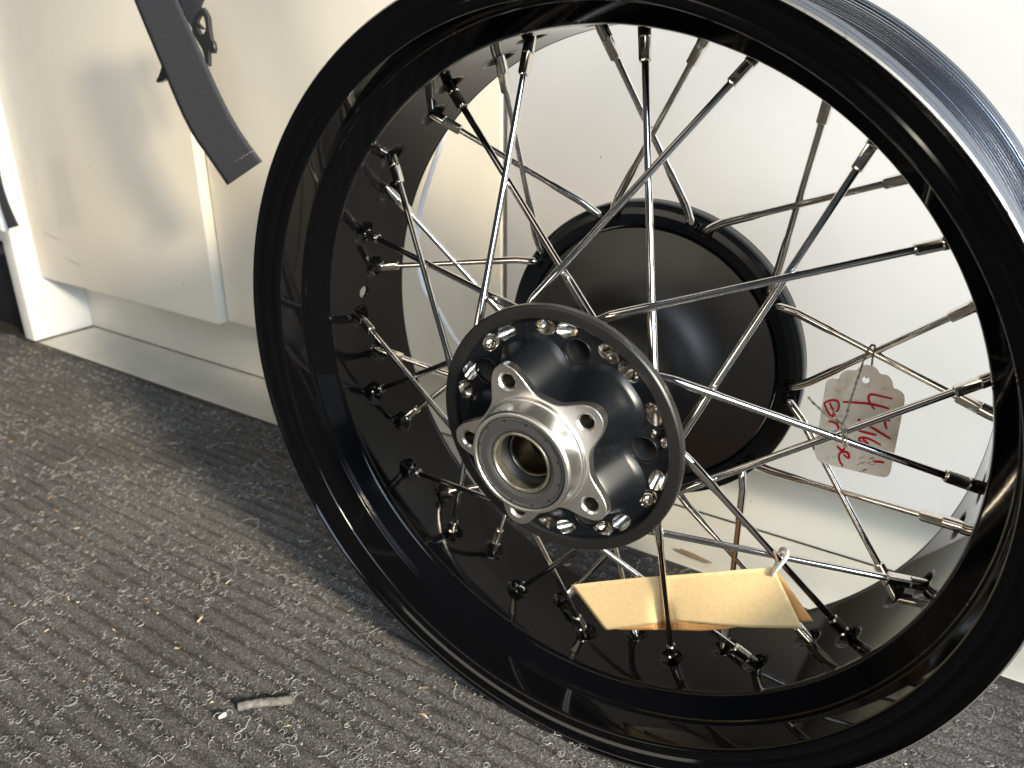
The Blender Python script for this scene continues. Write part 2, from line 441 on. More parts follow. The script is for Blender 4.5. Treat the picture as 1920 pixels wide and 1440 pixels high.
# straw-coloured chips and pale grit
P = scatter(150); V = []; F = []
for k, p in enumerate(P):
    a = rng.uniform(0, 6.28); l = rng.choice([.0006, .0009, .0014, .0030]) * rng.uniform(.6, 1.2); w = min(l, .0007) * rng.uniform(.5, 1)
    c, s = math.cos(a), math.sin(a); o = len(V); z = p[2] + rng.uniform(.0002, .0012)
    for sx, sy, sz in ((-1, -1, 0), (1, -1, 0), (1, 1, 0), (-1, 1, 0), (-.8, -.6, .0005), (.7, -.7, .0006), (.9, .6, .0004), (-.7, .8, .0006)):
        V.append((p[0] + c * sx * l - s * sy * w, p[1] + s * sx * l + c * sy * w, z + sz))
    F += [tuple(o + q for q in fc) for fc in ((0, 3, 2, 1), (4, 5, 6, 7), (0, 1, 5, 4), (1, 2, 6, 5), (2, 3, 7, 6), (3, 0, 4, 7))]
tag(mesh_obj('chips', V, F, M['chip'], None, False), 'tiny straw-coloured chips and grit scattered on the mat', 'grit', kind='stuff')

# ------------------------------------------------------------------ THE WHEEL
WM = Matrix(((0.994754, 0, -0.1023), (-0.005841, 0.998369, -0.056797), (0.102133, 0.057097, 0.993131))).to_4x4()
wheel = empty('motorcycle_wheel', 'gloss black spoked motorcycle wheel without a tyre, standing on the mat', 'wheel', loc=(0, 0, 0))
wheel.rotation_euler = WM.to_euler()
OFF = WM.to_3x3().transposed() @ Vector((0.0, -0.0131323, 0.2298))
def wobj(name, V, F, mt, parent=None, smooth=True, **kw):
    o = mesh_obj(name, V, F, mt, parent or wheel, smooth, **kw)
    if parent is None: o.location = OFF
    return o
def wp(r, th, z):
    a = rad(th); return Vector((r * math.cos(a), z, r * math.sin(a)))

# nipple seats: (angle, z)
FA = [78.88 - 36 * k for k in range(10)]; FB = [64.92 - 36 * k for k in range(10)]
RA = [87.69 - 36 * k for k in range(10)]; RB = [74.53 - 36 * k for k in range(10)]
dimples = [(a + 1.6, .0700) for a in FA] + [(a - 1.7, .0711) for a in FB] + [(a + 1.9, .0866) for a in RA] + [(a - 2.1, .0867) for a in RB]
# rim profile (z, r, fillet)
lip = [(.0027, .2262), (.0026, .2275), (.0023, .2286), (.0014, .2294), (.0006, .2299), (.0001, .2304), (-.0001, .2309), (.0002, .2315), (.0010, .2319), (.0022, .2323), (.0058, .2335), (.0068, .23385), (.0078, .2339), (.0086, .2335), (.0090, .2326)]
A_ = fillet([(.0425, .2020), (.0395, .2026, .0045), (.0296, .2122, .0008), (.0282, .2126, .0010), (.0268, .2142, .0012), (.0060, .2140, .0045), (.0052, .2185, .003), (.0052, .2200, .003), (.0036, .2222, .0015), (.0030, .2245)], seg=7)
wall = [(.1098 + .0010 * t + .0042 * max(0, t - .5) ** 2 / .25 + (.0007 if k % 2 else 0) * (0.35 < t < .93), .2195 + .0135 * t) for k, t in enumerate(np.linspace(0, 1, 41))]
B_ = fillet([(.0092, .231), (.0098, .2195, .001), (.0125, .2185, .001), (.0300, .2172, .003), (.0430, .2055)], seg=4) + [(z, .2048) for z in np.arange(.0445, .0990, .0014)] + fillet([(.1000, .2055), (.1070, .2172, .002), (.1098, .2185, .0005)], seg=4)
C_ = [(.1170, .2340), (.1180, .23465), (.1190, .2349), (.1198, .2347), (.1205, .2338), (.1207, .2300), (.1190, .2240), (.1180, .2100)] 
D_ = fillet([(.1180, .2080), (.1210, .2052, .0015), (.1212, .2024, .0012), (.1185, .2020, .001), (.1170, .2024)], seg=4)
barrel = [(z, .2022) for z in np.arange(.1160, .0430, -.001)]
prof = [(.0425, .2020)] + A_[1:] + lip + B_ + wall + C_ + D_ + barrel
nb0 = len(prof) - len(barrel); kz = {}
def rim_disp(T, I, Z, R):
    D = np.zeros_like(R); onb = (I >= nb0) | ((R > .2046) & (R < .2050) & (Z < .10))
    for a, z in dimples:
        dt = (T - rad(a) + np.pi) % (2 * np.pi) - np.pi
        d2 = ((dt * .2022) / .0092) ** 2 + ((Z - z) / .0086) ** 2
        b = np.where(d2 < 1, (1 - d2) ** 1.5, 0); D = np.maximum(D, b * .0046)
        lipb = np.exp(-((np.sqrt(d2) - 1.08) / .13) ** 2) * .00035
        D = np.where(b > 0, D, np.minimum(D, -lipb) + (D > 0) * D)
    return np.where(onb, D, 0)
V, F = lathe_vf(prof, 1100, True, rim_disp)
m_of = np.zeros(len(prof), int)
n0 = 1 + len(A_) - 1
for k in range(len(prof)):
    if n0 + 6 <= k < n0 + 8: m_of[k] = 2
    elif n0 + 8 <= k < nb0 - len(D_): m_of[k] = 1
midx = np.tile(m_of, 1100)
rim = wobj('rim', V, F, None, mats=[M['gloss'], M['rimout'], M['edge']], midx=midx)
# valve hole
va, vz, vr = rad(166.4), .0765, .0046
def cutter(V, F):
    me = bpy.data.meshes.new('cut'); me.from_pydata([tuple(p) for p in V], [], [tuple(q) for q in F]); me.update()
    o = bpy.data.objects.new('cut', me); COL.objects.link(o); return o
def apply_bool(o, cuts, solver='EXACT', mats_transfer=False):
    for c in cuts:
        md = o.modifiers.new('b', 'BOOLEAN'); md.operation = 'DIFFERENCE'; md.object = c
        try: md.solver = solver
        except Exception: pass
        if mats_transfer:
            try: md.material_mode = 'TRANSFER'
            except Exception: pass
        c.location = o.location; c.rotation_euler = o.rotation_euler
        c.parent = o.parent
    bpy.context.view_layer.update()
    dg = bpy.context.evaluated_depsgraph_get()
    me = bpy.data.meshes.new_from_object(o.evaluated_get(dg))
    o.modifiers.clear(); old = o.data; o.data = me; me.name = old.name
    for c in cuts: bpy.data.objects.remove(c)
    return o
c0 = Vector((math.cos(va), 0, math.sin(va)))
Vc, Fc = tube_vf([c0 * .195 + Vector((0, vz, 0)), c0 * .215 + Vector((0, vz, 0))], vr, 28)
nb_before = len(rim.data.polygons)
apply_bool(rim, [cutter(Vc, Fc)], 'MANIFOLD')
print('rim polys', nb_before, len(rim.data.polygons))
if len(rim.data.polygons) < nb_before * .9:
    rim.data = rim.data
rim.data.polygons.foreach_set('use_smooth', [True] * len(rim.data.polygons))

# ---- front flange with slanted spoke bores and round pockets
prof = fillet([(.0120, .034), (.0042, .034), (.0026, .040, .0005), (.0030, .0640, .0004), (.0010, .0655, .0006), (.0000, .0664, .0004), (.0000, .0722, .0005),
               (.0010, .0732, .0006), (.0050, .0732, .0006), (.0062, .0715, .0006), (.0100, .066, .001), (.0118, .063, .001), (.0120, .050)], closed=True, seg=3)
V, F = lathe_vf(prof, 240, True)
fl = wobj('front_flange', V, F[:, ::-1], None, mats=[M['satin'], M['hubblack'], M['bore'], M['dark']])
cuts = []
hA = [162.3 - 36 * k for k in range(10)]; hB = [149.7 - 36 * k for k in range(10)]
def bore_cut(h, sgn):
    p0 = wp(.061, h - sgn * 4.2, -.0010); p1 = wp(.0613, h + sgn * 11.5, .0140)
    V, F = tube_vf([p0, p1], .0043, 28)
    return cutter(V, F)
for h in hA: cuts.append(bore_cut(h, 1))
for h in hB: cuts.append(bore_cut(h, -1))
for c in cuts: c.data.materials.append(M['bore'])
pk = [70 - 72 * k for k in range(5)]
pcs = []
for a in pk:
    V, F = tube_vf([wp(.0515, a, -.006), wp(.0515, a, .02)], .0072, 28); c = cutter(V, F); c.data.materials.append(M['hubblack']); pcs.append(c)
apply_bool(fl, cuts + pcs, 'EXACT', True)
fl.data.polygons.foreach_set('use_smooth', [True] * len(fl.data.polygons)); sharp(fl, 30)
# face inside the ring is glossier: assign by radius
for p in fl.data.polygons:
    c = p.center; r = math.hypot(c.x, c.z)
    if fl.data.materials[p.material_index] == M['satin'] and r < .0655 and c.y < .005: p.material_index = 1
# pocket cups
for a in pk:
    ca = wp(.0515, a, 0)
    V, F = lathe_vf([(.0042, .0071), (.022, .0064), (.0225, .0001), (.0235, .0001), (.0235, .0078), (.0048, .0078)], 28, True)
    V = V + np.array(ca); wobj('pocket', V, F, M['dark'], fl)
    q = [(.0026 + .0005 * math.sin(t), .0076 + .0006 * math.cos(t)) for t in np.linspace(0, 2 * math.pi, 9)[:-1]]
    V, F = lathe_vf(q, 36, True); V = V + np.array(ca); wobj('pocket_rim', V, F[:, ::-1], M['hubblack'], fl)

# ---- hub body: lobed black casting
ARM = [106 + 72 * k for k in range(5)]
def armphi(th):   # degrees to the nearest arm
    return ((th - 106 + 36) % 72) - 36
def star_r(th, base=.0328, tip=.0495, w=17.0, p=2.4):
    ph = abs(armphi(th)); return base + (tip - base) * math.exp(-(ph / w) ** p)
NB = 360; V = []; F = []
rows = np.linspace(0, 1, 15)
for k in range(NB):
    th = k * 360 / NB
    for s in rows:
        wv = 16.2 + 9.5 * s ** .75; pw = 2.35 + 1.5 * s
        base_ = .0322 + .0100 * s ** 1.1; tip_ = .0488 + .0069 * s
        r = star_r(th, base_, tip_, wv, pw)
        z = -.0192 + .0212 * s
        if s > .93: r += .0022 * ((s - .93) / .07) ** 2
        V.append((r * math.cos(rad(th)), z + (.0006 if s == 1 else 0), r * math.sin(rad(th))))
m_ = len(rows)
for k in range(NB):
    k2 = (k + 1) % NB
    for j in range(m_ - 1): F.append((k * m_ + j, k2 * m_ + j, k2 * m_ + j + 1, k * m_ + j + 1))
# back extension into the flange plus closed front
F.append(tuple(k * m_ for k in range(NB))[::-1])
hub = wobj('hub_body', V, F, M['hubblack']); sharp(hub, 40)
V, F = lathe_vf(fillet([(.008, .030), (.008, .0355), (.03, .0350), (.1080, .0360, .055), (.1200, .0862), (.1215, .0868), (.126, .0868), (.126, .030)], closed=True, seg=40), 200, True)
o = wobj('drum_shell', V, F[:, ::-1], M['drum']); sharp(o, 40)
# ---- rear flange
V, F = lathe_vf(fillet([(.1262, .0869), (.1226, .0874, .0005), (.1200, .0882, .001), (.1192, .0950, .002), (.1200, .0990, .002), (.1215, .1018, .0015), (.1240, .1025, .002), (.1310, .1025, .001), (.1320, .1015), (.1320, .0869)], closed=True, seg=4), 260, True)
rf = wobj('rear_flange', V, F[:, ::-1], M['hubblack']); sharp(rf, 40)

# ---- aluminium disc carrier star
NB = 420; V = []; F = []
lv = [(-.0225, -.0004), (-.0222, 0), (-.0168, 0.0001), (-.0160, -.0002)]
for k in range(NB):
    th = k * 360 / NB; r = star_r(th)
    for z, dr in lv: V.append(((r + dr) * math.cos(rad(th)), z, (r + dr) * math.sin(rad(th))))
    V.append((.020 * math.cos(rad(th)), -.0160, .020 * math.sin(rad(th))))
    V.append((.020 * math.cos(rad(th)), -.0225, .020 * math.sin(rad(th))))
for k in range(NB):
    k2 = (k + 1) % NB
    for j in range(6): j2 = (j + 1) % 6; F.append((k * 6 + j, k2 * 6 + j, k2 * 6 + j2, k * 6 + j2))
star = wobj('disc_carrier', V, F, M['alu'])
cuts = []
BOLT = [105, 34, 322, 250, 178]
for a in BOLT:
    Vc, Fc = lathe_vf([(-.026, .0070), (-.0225, .0055), (-.0214, .0046), (-.010, .0046)], 28, False)
    nn_ = 28; Vc = np.array(Vc); Fl = [tuple(int(i) for i in q) for q in Fc]
    Fl.append(tuple(i * 4 for i in range(nn_))); Fl.append(tuple(i * 4 + 3 for i in range(nn_))[::-1])
    import bmesh
    c = cutter(Vc + np.array(wp(.0402, a, 0)), Fl); bm = bmesh.new(); bm.from_mesh(c.data); bmesh.ops.recalc_face_normals(bm, faces=bm.faces[:]); bm.to_mesh(c.data); bm.free()
    c.data.materials.append(M['alu']); cuts.append(c)
bm = bmesh.new(); bm.from_mesh(star.data); bmesh.ops.recalc_face_normals(bm, faces=bm.faces[:]); bm.to_mesh(star.data); bm.free()
apply_bool(star, cuts, 'EXACT')
star.data.polygons.foreach_set('use_smooth', [True] * len(star.data.polygons)); sharp(star, 30)
for a in BOLT:
    zz = [(-.0212 + .0006 * k, .0048 if k % 2 else .0040) for k in range(24)]
    V, F = lathe_vf(zz + [(-.0068, .0001)], 24, False); V = V + np.array(wp(.0402, a, 0))
    wobj('bolt_thread', V, F, M['thread'], star)
# holes in hub body front behind the bolts are hidden by threads: cut them too
cuts = []
for a in BOLT:
    Vc, Fc = tube_vf([wp(.0402, a, -.03), wp(.0402, a, -.004)], .0050, 24); cuts.append(cutter(Vc, Fc))
V0 = hub.data
bm = bmesh.new(); bm.from_mesh(V0); 
# close the back so the casting is a solid
be = [e for e in bm.edges if e.is_boundary]
bmesh.ops.holes_fill(bm, edges=be, sides=0); bmesh.ops.recalc_face_normals(bm, faces=bm.faces[:]); bm.to_mesh(V0); bm.free()
apply_bool(hub, cuts, 'EXACT'); hub.data.polygons.foreach_set('use_smooth', [True] * len(hub.data.polygons)); sharp(hub, 45)
cuts = []
Vc, Fc = tube_vf([wp(0, 0, -.03), wp(0, 0, .015)], .0235, 64); cuts.append(cutter(Vc, Fc)); apply_bool(hub, cuts, 'EXACT'); hub.data.polygons.foreach_set('use_smooth', [True] * len(hub.data.polygons)); sharp(hub, 45)

# ---- bearing boss, seal, race, spacer
V, F = lathe_vf(fillet([(-.0224, .022), (-.0224, .0318), (-.0245, .0314, .0004), (-.0250, .0302, .0006), (-.0345, .0292, .0006), (-.0362, .0284, .0006), (-.0364, .0266, .0005), (-.0354, .0262, .0003), (-.0340, .0261), (-.0224, .0261)], closed=True, seg=4), 200, True)
boss = wobj('bearing_boss', V, F, M['alu']); 
bm = bmesh.new(); bm.from_mesh(boss.data); bmesh.ops.recalc_face_normals(bm, faces=bm.faces[:]); bm.to_mesh(boss.data); bm.free(); sharp(boss, 35)
V, F = lathe_vf(fillet([(-.0330, .0262), (-.0352, .0258, .0003), (-.0357, .0248, .0003), (-.0353, .0240, .0003), (-.0355, .0200, .0004), (-.0350, .0180, .0004), (-.0338, .0174), (-.0320, .0174)], seg=4), 160, False)
seal = wobj('seal', V, F, M['seal'], boss)
bm = bmesh.new()
Vs = []; Fs = []
for k in range(12):
    q = wp(.0243, 12 + 30 * k, -.0359)
    V, F = lathe_vf([(-.0001, .0001), (-.0001, .0005), (.0006, .0006)], 10, False); V = V + np.array(q); Vs.append((V, F))
bm.free()
V, F = join(Vs); wobj('seal_dimples', V, F, M['dark'], boss)
V, F = lathe_vf(fillet([(-.0325, .0176), (-.0350, .0172, .0003), (-.0352, .0160, .0004), (-.0342, .0153, .0003), (-.0290, .0151), (-.0270, .0176)], closed=True, seg=3), 120, True)
wobj('inner_race', V, F, M['grease'], boss)
V, F = lathe_vf([(-.030, .0260), (-.030, .0176), (-.0268, .0176), (-.0268, .0150), (.015, .0158), (.06, .0158)], 100, False)
wobj('bore_wall', V, F, M['dark'], boss)
V, F = lathe_vf(fillet([(-.0235, .0140, .0003), (-.0240, .0128, .0003), (-.0225, .0121, .0003), (-.008, .0119), (-.0078, .0113), (-.0065, .0113), (-.0063, .0119), (.080, .0119), (.080, .0142), (-.0200, .0142)], closed=True, seg=3), 120, True)
wobj('spacer_tube', V, F, M['bronze'], boss)
V, F = lathe_vf([(.0799, .0118), (.08, .0001)], 40, False); wobj('bore_end', V, F, M['dark'], boss)

# ---- spokes
def nipple_vf(a, d):
    """square-flatted nipple from tip a along unit d into the rim"""
    up = Vector((0, 1, 0)); u = d.cross(up).normalized(); w = d.cross(u)
    sec = []
    def ring(s, r, flat):
        pts = []
        for k in range(24):
            t = 2 * math.pi * k / 24; c, s_ = math.cos(t), math.sin(t)
            rr = r
            if flat: rr = min(r, flat / max(abs(c), abs(s_), 1e-6))
            pts.append(a + d * s + (u * c + w * s_) * rr)
        return pts
    for s, r, fl_ in ((.0022, .0019, 0), (-.0001, .0021, 0), (-.0002, .0026, 0), (.0004, .0032, .0027), (.0012, .00345, .0027), (.0112, .00345, .0027), (.0118, .00345, 0), (.0124, .0034, 0), (.0170, .0034, 0), (.0200, .0031, 0), (.0260, .0030, 0)):
        sec.append(ring(s, r, fl_))
    V = [tuple(p) for q in sec for p in q]; F = []
    for j in range(len(sec) - 1):
        for k in range(24): k2 = (k + 1) % 24; F.append((j * 24 + k, j * 24 + k2, (j + 1) * 24 + k2, (j + 1) * 24 + k))
    F.append(tuple(range((len(sec) - 1) * 24, len(sec) * 24)))
    return V, F
ELB = {}
def spoke(Np, elbow_pts, line_start, r_thin=.00195, r_thick=.0025):
    """from the hub end: elbow points, then straight to the nipple"""
    Np = Vector(Np); s = Vector(line_start); d = (Np - s); Ln = d.length; d.normalize()
    pts = smooth_path([Vector(p) for p in elbow_pts] + [s + d * .006], 3)
    radii = [r_thick] * len(pts)
    for q in (.012, .020, .024): pts.append(s + d * q); radii.append(r_thick)
    pts.append(s + d * .0265); radii.append(r_thick * .96)
    pts.append(s + d * .031); radii.append(r_thin * 1.02)
    for q in (.05, .08): 
        if q < Ln - .01: pts.append(s + d * q); radii.append(r_thin)
    pts.append(Np + d * .006); radii.append(r_thin)
    V, F = tube_vf(pts, radii, 14)
    o = wobj('spoke', V, F, M['steel']); sharp(o, 60)
    V, F = nipple_vf(Np, d); n = wobj('nipple', V, F, M['nipple'], o); sharp(n, 28)
    return o
def head(h, sgn, sp):
    p0 = wp(.061, h + sgn * 4.4, .0078); ax = (wp(.0613, h + sgn * 11.5, .0140) - wp(.061, h - sgn * 4.2, -.0010)).normalized()
    sec = [(-.0012, .0001), (-.0003, .0009), (-.0010, .0010), (-.0012, .0019), (-.0002, .0030), (.0012, .0034), (.0022, .0034)]
    u = ax.cross(Vector((0, 1, 0))).normalized(); w = ax.cross(u); V = []; F = []
    for s, r in sec:
        for k in range(18):
            t = 2 * math.pi * k / 18; rr = r * (1 + (.35 * math.cos(6 * t) if r < .0015 and r > .0005 else 0))
            V.append(tuple(p0 + ax * s + (u * math.cos(t) + w * math.sin(t)) * rr))
    for j in range(len(sec) - 1):
        for k in range(18): k2 = (k + 1) % 18; F.append((j * 18 + k, j * 18 + k2, (j + 1) * 18 + k2, (j + 1) * 18 + k))
    o = wobj('spoke_head', V, F, M['nipple'], sp); sharp(o, 40)
for k in range(10):
    # front set A: hole h -> nipple at h+60.6
    h = 18.3 - 36 * k
    sp = spoke(wp(.1854, FA[k], .0639), [wp(.0610, h + 5.4, .0085), wp(.0613, h + 9.5, .0125), wp(.0622, h + 12.5, .0156)], wp(.0645, h + 17, .0173)); head(h, 1, sp)
    h = 113.7 - 36 * k
    sp = spoke(wp(.1854, FB[k], .0639), [wp(.0610, h - 5, .0085), wp(.0622, h - 7, .0105), wp(.0655, h - 8.2, .0118)], wp(.0700, h - 10.5, .0118)); head(h, -1, sp)
    h = 65.6 - 36 * k
    sp = spoke(wp(.1846, RA[k], .0915), [wp(.0962, 67.1 - 36 * k, .1240), wp(.0968, 67.2 - 36 * k, .1190), wp(.0982, 67.5 - 36 * k, .1163)], wp(.1035, 69.0 - 36 * k, .1152))
    h = 99.5 - 36 * k
    sp = spoke(wp(.1846, RB[k], .0915), [wp(.0962, 97.7 - 36 * k, .1240), wp(.0968, 97.6 - 36 * k, .1190), wp(.0982, 97.3 - 36 * k, .1163)], wp(.1035, 95.7 - 36 * k, .1152))
# dark eyelets where the rear spokes enter their flange
Vs = []
for k in range(10):
    for h in (67.1 - 36 * k, 97.7 - 36 * k):
        q = [(.1190 + .0007 * math.sin(t), .0036 + .0008 * math.cos(t)) for t in np.linspace(0, 2 * math.pi, 7)[:-1]]
        V, F = lathe_vf(q, 18, True); V = V + np.array(wp(.0963, h, 0))
        o = wobj('eyelet', V, F[:, ::-1], M['gloss'], rf)

# ------------------------------------------------------------------ back-projection from wheel plane (used once to lay out the tags)
WW = Matrix.Translation(Vector((0, 0, 0))) @ WM
def on_wheel(u, v_, z):
    """photo pixel -> world point on the wheel plane at depth z"""
    d = cam.matrix_world.to_3x3() @ Vector(((u - 960) / 1466.8, -(v_ - 720) / 1466.8, -1))
    Rw = WM.to_3x3(); nrm = Rw @ Vector((0, 1, 0)); p0 = Rw @ (OFF + Vector((0, z, 0)))
    o = Vector(cam.matrix_world.translation); t = (p0 - o).dot(nrm) / d.dot(nrm); return o + d * t
nrm_w = WM.to_3x3() @ Vector((0, 1, 0))

# ---- scalloped string tag
def bez(pts, it=2):
    P = [Vector((a, b, 0)) for a, b in pts]; return [(p.x, p.y) for p in smooth_path(P, it)]
T0 = lambda a, b: (1480 + a / 4.8, 620 + b / 4.8)
out = []
out += bez([(600, 358), (630, 325), (690, 308), (770, 322), (818, 392)])
out += bez([(818, 392), (880, 398), (925, 445), (938, 520)])
out += bez([(938, 520), (1000, 540), (1040, 590), (1034, 660)])
out += [(1000, 830), (960, 1030)]
out += bez([(925, 1190), (905, 1300), (860, 1322), (790, 1310)])
out += [(600, 1265)]
out += bez([(330, 1200), (250, 1170), (222, 1090), (240, 1010)])
out += [(265, 850), (290, 700)]
out += bez([(318, 530), (330, 450), (380, 430), (442, 438)])
out += bez([(442, 438), (470, 375), (530, 355), (600, 358)])
Z1 = .078
outer = []
for a, b in out:
    p = on_wheel(*T0(a, b), Z1)
    if not outer or (p - outer[-1]).length > 1e-5: outer.append(p)
if (outer[0] - outer[-1]).length < 1e-4: outer.pop()
hole = [on_wheel(*T0(687 + 34 * math.cos(t), 445 + 32 * math.sin(t)), Z1) for t in np.linspace(0, 2 * math.pi, 17)[:-1]]
tagroot = empty('string_tag', 'small soiled white scalloped tag with red handwriting tied to the spokes with twine', 'tag', loc=tuple(outer[0]))
O1 = Vector(outer[0])
def sheet(outer, hole, th, nrm, mt, name, parent, origin):
    bm = bmesh.new(); vo = [bm.verts.new(p - origin) for p in outer]; es = [bm.edges.new((vo[i], vo[(i + 1) % len(vo)])) for i in range(len(vo))]
    if hole:
        vh = [bm.verts.new(p - origin) for p in hole]; es += [bm.edges.new((vh[i], vh[(i + 1) % len(vh)])) for i in range(len(vh))]
    bmesh.ops.triangle_fill(bm, use_beauty=True, edges=es)
    r = bmesh.ops.extrude_face_region(bm, geom=bm.faces[:]); vs = [x for x in r['geom'] if isinstance(x, bmesh.types.BMVert)]
    bmesh.ops.translate(bm, vec=nrm * th, verts=vs); bmesh.ops.recalc_face_normals(bm, faces=bm.faces[:])
    me = bpy.data.meshes.new(name); bm.to_mesh(me); bm.free(); me.materials.append(mt)
    o = bpy.data.objects.new(name, me); COL.objects.link(o); o.parent = parent; return o
sheet(outer, hole, .0004, nrm_w, M['card'], 'card', tagroot, O1)
strokes = [[(930, 612), (820, 588), (742, 568), (712, 585), (714, 625), (735, 665), (768, 710)], [(480, 640), (600, 646), (720, 656), (820, 678), (900, 702)],
           [(910, 812), (868, 798), (860, 830), (868, 860), (877, 888)], [(770, 830), (800, 820), (868, 800)], [(700, 845), (800, 905), (915, 975)], [(615, 800), (640, 805)], [(770, 822), (790, 800)],
           [(625, 900), (700, 918), (785, 940)], [(825, 1030), (750, 985), (680, 960), (620, 965), (645, 1005), (690, 1030), (725, 1045)], [(660, 975), (700, 1010), (720, 1040)],
           [(757, 1180), (800, 1176), (855, 1186)],
           [(313, 650), (335, 710), (365, 760), (392, 778), (405, 730), (375, 680), (365, 645)], [(313, 655), (345, 632), (400, 622), (437, 632), (448, 670), (440, 715), (412, 728)],
           [(350, 812), (400, 820), (440, 850), (447, 905)], [(430, 1035), (455, 1065), (480, 1085), (500, 1050)],
           [(485, 1110), (530, 1150), (543, 1140), (530, 1095), (480, 1085), (445, 1110), (448, 1165), (482, 1222)]]
def ribbon(L2, w, z, TT, taper=True, off=.00012):
    P = bez(L2, 2); V = []; F = []
    for k, (a, b) in enumerate(P):
        a0, b0 = P[max(0, k - 1)]; a1, b1 = P[min(len(P) - 1, k + 1)]
        dx, dy = a1 - a0, b1 - b0; n = math.hypot(dx, dy) or 1
        ww = w * (.55 + .45 * math.sin(math.pi * (k + 1) / (len(P) + 1))) if taper else w
        for s in (1, -1):
            p = on_wheel(*TT(a - dy / n * ww * s, b + dx / n * ww * s), z) - nrm_w * off
            V.append(p)
        if k: F.append((2 * k - 2, 2 * k - 1, 2 * k + 1, 2 * k))
    return V, F
V, F = join([ribbon(s, 12.0, Z1, T0) for s in strokes]); V = [tuple(Vector(p) - O1) for p in V]
mesh_obj('handwriting', V, F, M['red'], tagroot, False)
sm = [[(600 + rng.uniform(0, 150), 1150 + rng.uniform(0, 130))] for _ in range(16)]
sm = [[s[0], (s[0][0] + rng.uniform(15, 45), s[0][1] - rng.uniform(5, 22))] for s in sm]
V, F = join([ribbon(s, 3.0, Z1, T0, True, .00006) for s in sm]); V = [tuple(Vector(p) - O1) for p in V]
mesh_obj('pencil_smudges', V, F, M['smudge'], tagroot, False)
# twine : loop over the crossed rear spokes, down to the front spokes, loose end
def twine(pp, r=.00042, name='twine', ply=True):
    P = smooth_path([on_wheel(*T0(a, b), z) for a, b, z in pp], 2)
    if not ply: return tube_vf([p - O1 for p in P], r, 8)
    Q = [[], []]; s = 0
    for k, p in enumerate(P):
        if k: s += (p - P[k - 1]).length
        t = (P[min(k + 1, len(P) - 1)] - P[max(k - 1, 0)]).normalized(); u = t.cross(nrm_w).normalized(); w = t.cross(u)
        for q in (0, 1):
            c = s / .0011 + q * math.pi; Q[q].append(p + (u * math.cos(c) + w * math.sin(c)) * r * .7 - O1)
    return join([tube_vf(Q[0], r * .8, 6), tube_vf(Q[1], r * .8, 6)])
def densify(pp, n=10):
    o = []
    for a, b in zip(pp[:-1], pp[1:]):
        for k in range(n): o.append(tuple(a[i] + (b[i] - a[i]) * k / n for i in range(3)))
    o.append(pp[-1]); return o
tw = [twine(densify([(742, 330, .079), (750, 240, .090), (768, 160, .098), (768, 132, .094), (740, 130, .086), (705, 180, .080), (670, 260, .075), (640, 360, .070), (605, 460, .066), (575, 560, .060), (545, 650, .054), (515, 760, .048), (480, 835, .044)])),
      twine(densify([(480, 835, .044), (470, 860, .040), (475, 930, .040), (485, 1000, .038), (500, 1050, .036), (520, 1050, .036), (515, 960, .038), (500, 860, .040), (478, 832, .043)])),
      twine(densify([(478, 835, .043), (430, 820, .045), (340, 765, .046), (260, 690, .047), (205, 640, .047), (170, 595, .047)])),
      twine(densify([(470, 835, .043), (425, 790, .045), (400, 720, .045), (440, 655, .046)]), .0003),
      twine(densify([(742, 330, .079), (715, 400, .081), (690, 425, .081)]), .0004)]
V, F = join(tw); mesh_obj('twine', V, F, M['twine'], tagroot)

# ---- folded manila tag on a cable tie
T2 = lambda a, b: (1040 + a / 3.692, 1000 + b / 3.692)
ZM = .058
def grid_sheet(top, bot, zt, zb, n=36, mrows=10, wavef=None):
    V = []; F = []
    def at(L2, t):
        xs_ = [p[0] for p in L2]; x = xs_[0] + (xs_[-1] - xs_[0]) * t
        return x, float(np.interp(x, xs_, [p[1] for p in L2]))
    for i_ in range(n + 1):
        t = i_ / n; a = at(top, t); b = at(bot, t)
        for j_ in range(mrows + 1):
            s = j_ / mrows; z = zt(t) * (1 - s) + zb(t) * s + (wavef(t, s) if wavef else 0)
            lean = .0
            V.append(on_wheel(*T2(a[0] + (b[0] - a[0]) * s, a[1] + (b[1] - a[1]) * s), z))
    for i_ in range(n):
        for j_ in range(mrows):
            q = i_ * (mrows + 1) + j_; F.append((q, q + 1, q + mrows + 2, q + mrows + 1))
    return V, F
def thick(V, F, th, mt, name, parent, O, cols=None):
    o = mesh_obj(name, [tuple(Vector(p) - O) for p in V], F, mt, parent)
    md = o.modifiers.new('s', 'SOLIDIFY'); md.thickness = th; md.offset = 0
    return o
O2 = on_wheel(*T2(1515, 240), ZM)
mroot = empty('manila_tag', 'folded blank manila card hanging across the lower spokes on a nylon tie', 'tag', loc=tuple(O2))
top = [(115, 357), (300, 335), (600, 305), (735, 297), (1100, 268), (1300, 250), (1515, 236)]
bot = [(350, 669), (500, 652), (640, 636), (720, 624), (860, 612), (950, 618), (1100, 634), (1300, 650), (1500, 655), (1715, 656)]
def card_z(t, s):   # behind one front spoke, in front of the one crossing it
    return .0362 + .0145 * s + (.0045 * max(0.0, (t - .5) / .5) ** 1.5) * (1 - s) + (.011 * max(0.0, (s - .35) / .65)) * math.exp(-((t - (.424 - .124 * s)) / .038) ** 2) + .0006 * math.sin(7 * t + 2 * s)
V, F = grid_sheet(top, bot, lambda t: 0, lambda t: 0, n=60, mrows=14, wavef=card_z)
thick(V, F, .0003, M['manila'], 'front_panel', mroot, O2)
top2 = [(130, 360), (1300, 254), (1525, 240)]
bot2 = [(430, 667), (620, 668), (780, 666), (1000, 675), (1180, 662), (1300, 640), (1500, 625), (1700, 614), (1792, 608)]
